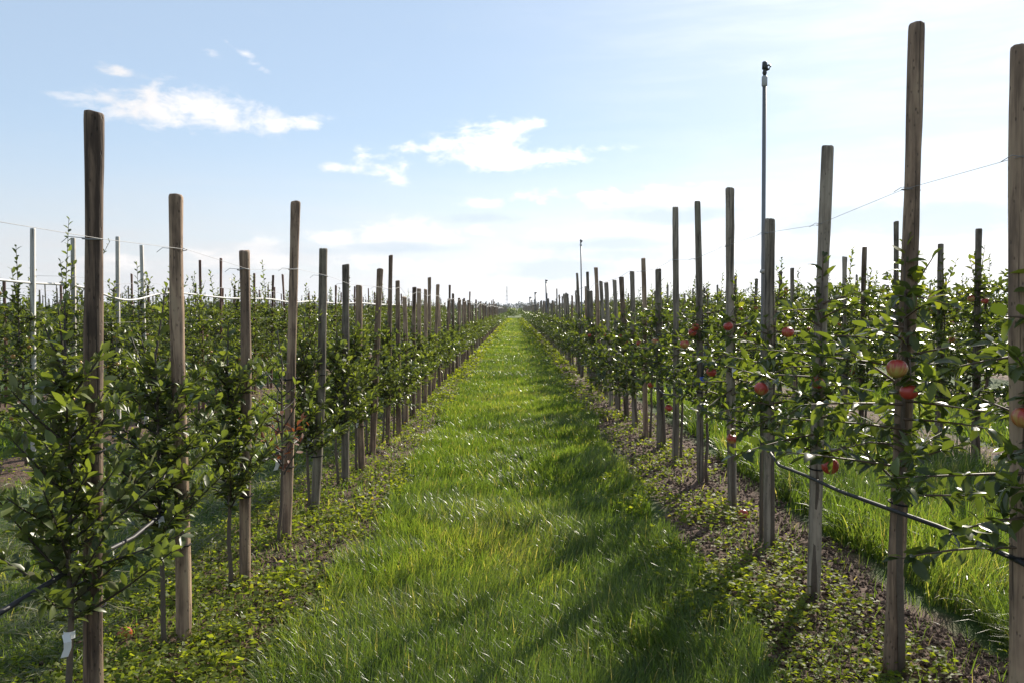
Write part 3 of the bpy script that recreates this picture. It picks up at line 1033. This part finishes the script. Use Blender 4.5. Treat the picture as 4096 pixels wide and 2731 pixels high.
trng = np.random.default_rng(2024)
KIND = {
    'L1': dict(H=1.42, z0=.48, reach=.39, rise=.60, curve=.15, nb=37, gap=.012, leaf=.063, spur=220, shoots=3, shoot=.33, lift=.25, extra=.55, r=.014),
    'L1far': dict(H=1.24, z0=.46, reach=.36, rise=.4, curve=.15, nb=28, gap=.021, leaf=.085, spur=80, shoots=1, shoot=.2, lift=.2, extra=.4, r=.014),
    'R1': dict(H=1.70, z0=.80, reach=.50, rise=.2, curve=-.05, nb=27, gap=.024, leaf=.082, spur=60, shoots=2, shoot=.28, lift=-.02, extra=.35, r=.017),
    'R1far': dict(H=1.50, z0=.45, reach=.48, rise=.2, curve=0, nb=30, gap=.022, leaf=.084, spur=90, shoots=1, shoot=.2, lift=0, extra=.5, r=.017),
    'L2': dict(H=1.72, z0=.38, taper=.3, sgap=.034, sleaf=1.25, reach=.52, rise=.25, curve=.05, nb=46, gap=.019, leaf=.075, spur=160, shoots=4, shoot=.72, lift=.1, extra=.5, r=.018),
    'R2': dict(H=1.98, z0=.5, taper=.35, sgap=.034, sleaf=1.15, reach=.55, rise=.2, curve=.05, nb=44, gap=.020, leaf=.085, spur=150, shoots=3, shoot=.40, lift=.05, extra=.5, r=.018),
}
TREES = {}


def tree_variant(kind, v, hi=True):
    q = (kind, v)
    if q not in TREES:
        p = dict(KIND[kind])
        p['H'] *= trng.uniform(.93, 1.07)
        p['shoot'] *= trng.uniform(.5, 1.4)
        p['cx'] = trng.uniform(-.02, .02)
        wood, cr, spots = tree_geo(trng, p, hi)
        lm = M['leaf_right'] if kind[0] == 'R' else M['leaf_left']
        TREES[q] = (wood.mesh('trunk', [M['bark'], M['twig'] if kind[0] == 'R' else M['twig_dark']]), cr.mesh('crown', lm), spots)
    return TREES[q]


def put_apple(parent, mesh, loc):
    a = link(bpy.data.objects.new('apple', mesh))
    a.parent = parent
    a.location = loc
    a.rotation_euler = (trng.normal(0, .25), trng.normal(0, .25), trng.uniform(0, 6.28))
    return a


# apples the photograph shows on the right-hand row: tree index -> world positions (x, y, z)
BIG_APPLES = {}
for t_, x_, y_, z_ in [(0, 1.62, 2.62, 1.26), (1, 1.555, 3.36, 1.365), (1, 1.605, 3.36, 1.27), (1, 1.42, 3.70, .90), (2, 1.60, 4.36, 1.22), (2, 1.36, 4.55, 1.17),
                       (3, 1.75, 5.30, 1.46), (4, 1.66, 6.30, .62), (4, 1.60, 6.2, 1.48), (4, 1.50, 6.30, 1.13), (5, 1.62, 7.4, 1.45), (5, 1.60, 7.45, 1.40), (5, 1.50, 7.3, 1.30),
                       (6, 1.55, 8.3, .62), (7, 1.56, 9.2, 1.25), (7, 1.50, 9.1, .78), (8, 1.52, 10.1, 1.20), (9, 1.5, 11.0, 1.16), (10, 1.52, 11.9, 1.22), (12, 1.5, 13.6, 1.2),
                       (13, 1.52, 14.7, .56), (15, 1.5, 16.6, 1.1)]:
    BIG_APPLES.setdefault(t_, []).append((x_, y_, z_))

stuff_trees = MB()


def cheap_tree(mb, rng, x, y, H, r, n, shoot, size):
    z = .42 + (H - .42) * rng.uniform(0, 1, n) ** .85
    a = rng.uniform(0, 2 * PI, n)
    rr = r * np.sqrt(rng.uniform(.05, 1, n)) * (1.1 - .55 * (z - .4) / (H - .4))
    P = np.stack([x + np.cos(a) * rr, y + np.sin(a) * rr * 1.2, z], -1)
    ns = int(shoot / .05)
    if ns > 0:
        zs = H + np.arange(ns) * .05
        P = np.concatenate([P, np.stack([np.full(ns, x) + rng.normal(0, .01, ns), np.full(ns, y), zs], -1)])
        a = np.concatenate([a, np.arange(ns) * 2.4])
    k = len(P)
    D = np.stack([np.cos(a), np.sin(a), rng.normal(.2, .5, k)], -1)
    N = np.stack([rng.normal(0, .5, k), rng.normal(0, .5, k), np.ones(k)], -1)
    L = size * rng.uniform(.7, 1.3, k)
    L[n:] *= .6
    leaves(mb, P, D, N, L, L * .6, .3, .15, rng.uniform(0, 1, k), False)


for key, pts in PLAN.items():
    side, k = key
    nind = N_ROW.get(key, 0)
    for i, (x, y, ln, h, r) in enumerate(pts):
        if i >= nind:
            if k == 1 or k == 2 or y < 110 or trng.uniform() < .6:
                H = {('L', 1): 1.16, ('R', 1): 1.42}.get(key, 1.66 if side == 'L' else 1.92) * trng.uniform(.92, 1.08)
                dist = math.hypot(x, y)
                n = 260 if dist < 40 else 130 if dist < 80 else 60
                sz = .085 if dist < 40 else .12 if dist < 80 else .17
                cheap_tree(stuff_trees, trng, x, y - .06, H, .40, n, 0 if k == 1 else max(0, trng.normal(.32, .25)), sz)
            continue
        kind = side + ('1' if k == 1 else '2')
        near = i < NEAR_N[key]
        if k == 1 and i >= 9:
            kind += 'far'
        dead = key == ('L', 1) and i == 3
        if dead:
            p = dict(KIND['L1'], nb=16, gap=.05, spur=20, leaf=.06, H=1.25, extra=.1, shoots=1)
            wood, cr, spots = tree_geo(trng, p)
            tm, cm = wood.mesh('trunk', [M['bark'], M['twig_dark']]), None
            # the lower leaves are dead and rust-brown
            lo, hi_ = MB(), MB()
            V, T = cr.v[0].reshape(-1, 11, 3), cr.t[0].reshape(-1, 11)
            deadm = (V[:, 0, 2] + trng.normal(0, .06, len(V)) < .93)
            for sel, mbx in ((deadm, lo), (~deadm, hi_)):
                kk = sel.sum()
                fl = []
                for f, _ in cr.f:
                    per = len(f) // len(V)
                    fl.append((f[:per][None] + (np.arange(kk) * 11)[:, None, None]).reshape(-1, f.shape[1]))
                mbx.add(V[sel].reshape(-1, 3), fl, T[sel].ravel())
        else:
            nv = 9 if k == 1 and i < 9 else 8
            tm, cm, spots = tree_variant(kind, i % nv, k < 3)
        yo = -.09 + trng.uniform(-.02, .02) if side == 'L' else -.04
        xo = trng.uniform(-.04, -.02) if side == 'L' else trng.uniform(.0, .06)
        t = empty('apple_tree', (x + xo, y + yo, 0))
        tr = link(bpy.data.objects.new('trunk', tm))
        tr.parent = t
        rot = trng.uniform(0, 6.28) if not (k == 1 and i < 9) else 0.0
        if dead:
            c1 = hi_.build('crown', M['leaf_left'], t)
            c2 = lo.build('crown', M['leaf_dead'], t)
            c2['label'] = 'withered rust brown leaves'
        else:
            c = link(bpy.data.objects.new('crown', cm))
            c.parent = t
            c.rotation_euler[2] = tr.rotation_euler[2] = rot
        grp = 'apple trees of ' + ROWNAME[key]
        if dead:
            tag(t, f'withered apple tree with rust brown leaves in {ROWNAME[key]}', 'tree', grp)
        elif near and k == 1:
            what = 'apple tree bearing red apples' if side == 'R' and i in BIG_APPLES else 'young leafy apple tree'
            tag(t, f'{what}, {ORD[i]} in {ROWNAME[key]}', 'tree', grp)
        elif near:
            what = 'bushy tree with small yellow apples' if side == 'L' else 'dense dark apple tree'
            tag(t, f'{what}, {ORD[i]} in {ROWNAME[key]}', 'tree', grp)
        else:
            tag(t, f'apple tree among many alike along {ROWNAME[key]}', 'tree', 'distant ' + grp)
        if key == ('R', 1):
            for q, (ax, ay, az_) in enumerate(BIG_APPLES.get(i, [])):
                lx, ly = ax - x - xo, ay - y - yo
                put_apple(t, APPLE_BIG[(i + q) % 3], (lx, ly, az_))
                mb = MB()
                e = np.array([lx + .006, ly, az_ + .048])
                b0 = np.array([0, 0, az_ + .13])
                mid = (e + b0) / 2 + np.array([0, 0, .035])
                tube(mb, [b0, mid, e + np.array([0, 0, .02]), e], [.005, .0035, .0025, .002], 6)
                mb.build('branch', M['twig'], t)
                # a few leaves spring from the spur above the fruit
                mb = MB()
                k5 = 6
                aa = trng.uniform(0, 6.28, k5)
                leaves(mb, np.repeat(e[None] + [0, 0, .015], k5, 0), np.stack([np.cos(aa), np.sin(aa), trng.uniform(-.5, .5, k5)], -1),
                       np.stack([trng.normal(0, .4, k5), trng.normal(0, .4, k5), np.ones(k5)], -1), trng.uniform(.05, .085, k5), trng.uniform(.028, .042, k5), .3, .25, trng.uniform(.2, .8, k5))
                mb.build('spur_leaves', M['leaf_right'], t)
        elif key == ('L', 2) and i < 14:
            for s in trng.permutation(len(spots))[:9]:
                sp = np.array(spots[s])
                ca, sa = math.cos(rot), math.sin(rot)
                put_apple(t, APPLE_SMALL[s % 2], (sp[0] * ca - sp[1] * sa, sp[0] * sa + sp[1] * ca, sp[2] - .03))
        elif key == ('R', 2) and i < 12:
            for s in trng.permutation(len(spots))[:4]:
                sp = np.array(spots[s])
                ca, sa = math.cos(rot), math.sin(rot)
                put_apple(t, APPLE_BIG[s % 3], (sp[0] * ca - sp[1] * sa, sp[0] * sa + sp[1] * ca, sp[2] - .04))
        # paper tags tied to some stems
        if (key == ('L', 1) and i in (0, 1, 3, 4, 6)) or (key == ('R', 1) and i == 4):
            mb = MB()
            zt = {0: .445, 1: .66, 3: .62, 4: .62, 6: .55}.get(i, .5) if side == 'L' else 1.20
            tx = np.interp(zt, [0, 1], [0, 0])
            w = .015
            prof = [(-.002, 0, 0), (.010, -.010, -.025), (.006, -.004, -.05), (-.010, .002, -.085)]
            if side == 'R':
                prof = [(0, 0, 0), (.004, -.006, -.03), (.006, -.004, -.06), (.008, .0, -.09)]
            A = np.array([(px - w, py - .022, zt + pz) for px, py, pz in prof])
            B = np.array([(px + w, py - .026, zt + pz + .008) for px, py, pz in prof])
            V = np.concatenate([A, B, A + [0, .001, 0], B + [0, .001, 0]])
            q4 = np.arange(3)
            mb.add(V, [np.stack([q4, q4 + 4, q4 + 5, q4 + 1], -1), np.stack([q4 + 8, q4 + 9, q4 + 13, q4 + 12], -1)])
            tg = mb.build('label_tag', M['paper'], t, False)
            if side == 'R':
                tg.location = (-.10, -.25, 0)
            if key == ('L', 1) and i == 0:
                mb = MB()
                a = np.linspace(-PI * .95, -.1, 9)
                zc = .428
                V = np.concatenate([np.stack([np.cos(a) * .0205, np.sin(a) * .0205, np.full(9, z_)], -1) for z_ in (zc, zc + .026)])
                V = np.concatenate([V, V * [.96, .96, 1]])
                q8 = np.arange(8)
                mb.add(V, [np.stack([q8, q8 + 1, q8 + 10, q8 + 9], -1), np.stack([q8 + 18, q8 + 27, q8 + 28, q8 + 19], -1)])
                wr = mb.build('label_tag', M['paper'], t)
                fc_ = bpy.data.curves.new('lettering', 'FONT')
                fc_.body = 'VAL'
                fc_.size = .014
                fc_.align_x = 'CENTER'
                fc_.extrude = .0004
                fo = bpy.data.objects.new('lettering', fc_)
                fo.data.materials.append(M['ink'])
                fo.location = (0, -.0215, zc + .008)
                fo.rotation_euler = (PI / 2, 0, 0)
                link(fo)
                bpy.context.view_layer.update()
                lm_ = bpy.data.meshes.new_from_object(fo.evaluated_get(bpy.context.evaluated_depsgraph_get()))
                bpy.data.objects.remove(fo)
                lo_ = link(bpy.data.objects.new('lettering', lm_))
                lo_.location = (0, -.0215, zc + .008)
                lo_.rotation_euler = (PI / 2, 0, 0)
                lo_.parent = wr
o = stuff_trees.build('apple_trees', M['leaf_far'])
tag(o, 'mass of far apple trees filling the remaining orchard rows', 'trees', None, 'stuff')


# ------------------------------------------------------------------ wires, hoses, pipes
for key in ROWNAME:
    side, k = key
    pts = PLAN[key]
    P = []
    if key[1] == 1:
        P.append((pts[0][0], -.5, WIRE_H[key]))
    nmax = 110 if k == 1 else 60
    for i, (x, y, ln, h, r) in enumerate(pts[:nmax]):
        z = wire_z(key, i)
        sd = r + .003
        xx = x + ln * min(z / h, 1)
        P.append((xx + (sd if side == 'L' else -sd), y, z + (.006 if z > h - .03 else 0)))
    mb = MB()
    tube(mb, P, [max(.0010, .00017 * p[1]) for p in P], 5)
    o = mb.build('trellis_wire', M['wire'])
    tag(o, f'thin steel wire strung along the post tops of {ROWNAME[key]}', 'wire', 'top wires of the rows')
    if k == 2:
        mb = MB()
        tube(mb, [(p[0], p[1], 1.45 + .0 * p[1]) for p in P], [max(.0010, .00012 * p[1]) for p in P], 5)
        o = mb.build('trellis_wire', M['wire'])
        tag(o, f'lower steel wire passing through the crowns of {ROWNAME[key]}', 'wire', 'lower wires of the rows')

hrng = np.random.default_rng(4)
for key, base in ((('L', 1), .66), (('R', 1), .74), (('L', 2), .5), (('R', 2), .62)):
    pts = PLAN[key]
    P = [(pts[0][0] - .0, pts[0][1] - 2.2, base)] if key[1] == 1 else []
    for i, (x, y, ln, h, r) in enumerate(pts[:60]):
        sd = -(r + .015) if key[0] == 'L' else -(r + .014)
        z = base + .02 * math.sin(i * 1.7)
        if key == ('R', 1) and i < 3:
            z = (.785, .75, .70)[i]
        P.append((x + sd, y, z))
        if i + 1 < len(pts):
            P.append((x + sd + hrng.normal(0, .012), y + .45, z - hrng.uniform(.0, .045)))
    P = np.array(P)
    mb = MB()
    tube(mb, P, np.maximum(.0095, .0004 * P[:, 1]), 8)
    o = mb.build('irrigation_hose', M['hose'])
    tag(o, f'black irrigation hose slung at knee height along {ROWNAME[key]}', 'hose', 'irrigation hoses of the rows')

ky = np.array([5.5, 7.5, 8.4, 9.2, 9.6, 10.2, 10.7, 11.3, 12.1, 14, 16.5, 18, 20, 23, 26, 30, 36])
kz = np.array([1.86, 1.90, 1.87, 1.89, 1.86, 1.70, 1.72, 1.84, 1.86, 1.80, 1.83, 1.76, 1.82, 1.78, 1.83, 1.80, 1.82])
yy = np.linspace(5.5, 36, 260)
zz = np.interp(yy, ky, kz)
for _ in range(14):
    zz[1:-1] = (zz[:-2] + 2 * zz[1:-1] + zz[2:]) / 4
P = np.stack([ROWX[('L', 2)] + .042 + .02 * np.sin(yy * 1.9), yy, zz], -1)
mb = MB()
tube(mb, P, np.maximum(.013, .0011 * P[:, 1]), 8)
o = mb.build('water_pipe', M['hose_white'])
tag(o, 'white water pipe sagging between stakes of the second row left', 'pipe')


def sprinkler(x, y, H, label, near):
    t = empty('sprinkler', (x, y, 0))
    tag(t, label, 'sprinkler', 'sprinkler risers of the row right of the path')
    mb = MB()
    s = max(1, y / 16)
    lean = -.012 if near else -.05
    tube(mb, [(0, 0, -.1), (lean * .5, 0, H * .5), (lean, 0, H - .12)], .0135 * s, 10)
    mb.build('riser_pipe', M['pipe'], t)
    mb = MB()
    tube(mb, [(lean, 0, H - .165), (lean, 0, H - .16), (lean, 0, H - .10), (lean, 0, H - .095)], np.array([.014, .019, .019, .015]) * s, 10)
    mb.build('collar', M['pipe_collar'], t)
    hd = MB()
    tube(hd, [(lean, 0, H - .10), (lean, 0, H - .085), (lean, 0, H - .075), (lean, 0, H - .055), (lean + .004, 0, H - .045)], np.array([.008, .011, .016, .010, .012]) * s, 10)
    tube(hd, [(lean + .002, 0, H - .052), (lean + .002, 0, H - .048), (lean - .001, 0, H - .004), (lean - .001, 0, H)], np.array([.015, .0205, .016, .011]) * s, 12)
    ho = hd.build('sprinkler_head', M['black_plastic'], t)
    mb = MB()
    tube(mb, [(lean + .006, 0, H - .06), (lean + .028 * s, -.004, H - .05), (lean + .037 * s, -.004, H - .034), (lean + .030 * s, -.004, H - .022), (lean + .016, 0, H - .030)], .0065 * s, 7)
    mb.build('swing_arm', M['black_plastic'], ho)
    if near:
        mb = MB()
        zc = 1.86
        tube(mb, [(-.012, -.016, zc - .012), (-.012, -.016, zc + .012)], .019, 9)
        tube(mb, [(-.034, -.016, zc - .004), (.03, -.01, zc - .002)], .006, 6)
        mb.build('clamp', M['pipe_collar'], t)


for i, (x, y, H) in enumerate([(1.655, 5.50, 3.25), (1.60, 19.5, 3.26), (1.60, 41.3, 3.12), (1.62, 64.0, 3.0), (1.65, 88, 3.0)]):
    sprinkler(x + (.017 if i == 0 else 0), y + (.06 if i == 0 else 0), H, f'grey sprinkler pipe, {ORD[i]} from the camera in the row right of path', i == 0)

# blue hose coupling hanging in the right row
t = empty('hose_coupling', (1.60, 7.05, 0))
tag(t, 'black dropper tube with blue coupling hanging in the row right of the path', 'hose coupling')
mb = MB()
tube(mb, [(.03, 0, 1.30), (.012, 0, 1.15), (0, 0, 1.03)], .011, 8)
mb.build('dropper_tube', M['black_plastic'], t)
mb = MB()
tube(mb, [(0, 0, 1.035), (0, 0, 1.03), (-.004, 0, .965), (-.004, 0, .96)], [.014, .021, .021, .014], 10)
mb.build('coupling', M['blue_plastic'], t)

# fallen apples
for i, (x, y, lb) in enumerate([(1.74, 6.25, 'fallen red apple lying on soil near the fourth post right of the path'),
                                (1.98, 3.05, 'fallen red apple on soil beside the nearest post right of path'),
                                (-1.87, 3.9, 'dark red windfall apple lying in the grass left of the left row')]):
    a = link(bpy.data.objects.new('fallen_apple', APPLE_BIG[i % 3]))
    a.location = (x, y, float(ground_z(x, y)) + (.014 if x < 0 else .028))
    a.rotation_euler = (1.2, .4 * i, i * 2.0)
    tag(a, lb, 'apple', 'fallen apples')


# ------------------------------------------------------------------ far distance
def crown_quads(mb, rng, c, rx, rz, n, size):
    u = unit(rng.normal(0, 1, (n, 3)))
    rr = rng.uniform(.45, 1, n) ** .6
    lump = 1 + .25 * np.sin(u[:, 0] * 5 + c[0]) * np.cos(u[:, 1] * 4 + c[1])
    P = np.array(c) + u * np.array([rx, rx, rz]) * (rr * lump)[:, None]
    D = rng.normal(0, 1, (n, 3))
    N = u + rng.normal(0, .5, (n, 3))
    L = size * rng.uniform(.6, 1.3, n)
    leaves(mb, P, D, N, L, L * .8, .2, .2, rng.uniform(0, 1, n), False)


frng = np.random.default_rng(12)
mb = MB()
for i in range(260):
    x = -1150 + 2300 * (i + frng.uniform(-.4, .4)) / 260
    y = 1350 + frng.uniform(-60, 60)
    hh = 11.0 + 2.4 * math.sin(x * .013 + 1) + 2.0 * math.sin(x * .05) + frng.uniform(-1.5, 1.5)
    if -75 < x < -25:
        hh += 2.5
    crown_quads(mb, frng, (x, y, hh * .5), frng.uniform(6, 9), hh * .52, 220, 2.4)
o = mb.build('woodland', M['wood_leaves'])
tag(o, 'far dark wooded ridge along the horizon', 'woodland', None, 'stuff')


def far_tree(x, y, H, R, label, mat, n, size):
    t = empty('broad_bush', (x, y, 0))
    tag(t, label, 'bush')
    mb = MB()
    tube(mb, [(0, 0, -.1), (.05, 0, H * .3), (0, .1, H * .6)], [.16, .12, .06], 8)
    for q in range(5):
        a = q * 1.26
        tube(mb, [(0, 0, H * (.25 + .05 * q)), (math.cos(a) * R * .5, math.sin(a) * R * .5, H * (.5 + .05 * q))], [.06, .025], 6)
    mb.build('trunk', M['bark'], t)
    mb = MB()
    for q in range(7):
        a = q * 2.4
        rr = R * .55 * (q > 0)
        crown_quads(mb, frng, (math.cos(a) * rr, math.sin(a) * rr, H * (.55 + .1 * math.sin(q * 2.1))), R * .55, H * .38, n, size)
    mb.build('crown', mat, t)


far_tree(-1.6, 176, 2.35, 3.0, 'broad yellow green bush closing the far end of the path, left half', M['yellow_leaves'], 420, .22)
far_tree(3.0, 180, 2.05, 2.5, 'broad dark green bush closing the far end of the path, right half', M['leaf_far'], 400, .22)


def pylon(x, y, H, w, label, arms):
    t = empty('power_pylon', (x, y, 0))
    tag(t, label, 'pylon', 'power pylons')
    mb = MB()
    th = max(.10, .00013 * y)

    def half(z):
        return w * (1 - .62 * z / H) if z < H * .8 else w * (1 - .62 * z / H) * (1 - .25 * (z / H - .8) / .2)
    lv = np.concatenate([np.linspace(0, H * .45, 5), np.linspace(H * .52, H, 9)])
    for sx in (-1, 1):
        for sy in (-1, 1):
            tube(mb, [(sx * half(z), sy * half(z), z) for z in lv], th, 4)
    for a, b in zip(lv[:-1], lv[1:]):
        for s in (-1, 1):
            ha, hb = half(a), half(b)
            tube(mb, [(-ha, s * ha, a), (hb, s * hb, b)], th * .6, 4)
            tube(mb, [(ha, s * ha, a), (-hb, s * hb, b)], th * .6, 4)
            tube(mb, [(s * ha, -ha, a), (s * hb, hb, b)], th * .6, 4)
            tube(mb, [(-hb, s * hb, b), (hb, s * hb, b)], th * .6, 4)
    for s in (-1, 1):
        tube(mb, [(s * half(H), 0, H), (s * half(H) * 1.5, 0, H * 1.045)], th * .7, 4)
    mb.build('lattice_mast', M['pylon_steel'], t)
    for z in arms:
        mb = MB()
        hz = half(z)
        for s in (-1, 1):
            for sx in (-1, 1):
                tube(mb, [(sx * hz, s * hz, z), (0, s * w * 2.6, z + .4)], th * .8, 4)
                tube(mb, [(sx * hz, s * hz, z + H * .035), (0, s * w * 2.6, z + .5)], th * .8, 4)
        for s in (-1, 1):
            tube(mb, [(-hz, s * hz, z), (hz, s * hz, z)], th, 4)
        mb.build('cross_arm', M['pylon_steel'], t)


pylon(-16.4, 1700, 50, 2.9, 'tall grey lattice power pylon above the far end of the path', (22, 31, 40))
pylon(15.5, 3000, 33, 2.4, 'small faint pylon just right of the tall pylon', (18, 24, 28))
pylon(-8.0, 4000, 32, 2.6, 'tiny farthest pylon seen between the two larger pylons', (17, 22, 27))
for z, nm in ((40.5, 'uppermost'), (31.5, 'second'), (22.5, 'third'), (13.5, 'lowest')):
    P = []
    for u in np.linspace(-1, 1, 61):
        s = abs(u)
        P.append((-16.4 + u * 330, 1703 + s * 420, z + 1 - 58 * s * (1 - s) * .9))
    mb = MB()
    tube(mb, P, .085, 4)
    o = mb.build('power_cable', M['pylon_steel'])
    tag(o, f'{nm} of the sagging power cables hung from the tall pylon', 'cable', 'power cables')

# ------------------------------------------------------------------ air
HAZE = 0.00009
if HAZE > 0:
    m, g, out = new_mat('haze')
    v = g.n('ShaderNodeVolumePrincipled')
    v.inputs['Color'].default_value = rgb(.80, .88, 1.0)
    v.inputs['Density'].default_value = HAZE
    v.inputs['Anisotropy'].default_value = 0.35
    g.t.links.new(v.outputs[0], out.inputs['Volume'])
    x0, x1, y0, y1, z0, z1 = -6100, 6100, -320, 6200, -1.3, 70
    mb = MB()
    V = [(x, y, z) for x in (x0, x1) for y in (y0, y1) for z in (z0, z1)]
    mb.add(V, np.array([[0, 1, 3, 2], [4, 6, 7, 5], [0, 4, 5, 1], [2, 3, 7, 6], [0, 2, 6, 4], [1, 5, 7, 3]]))
    o = mb.build('haze', m, None, False)
    tag(o, 'thin pale summer haze over the orchard', 'haze', None, 'stuff')
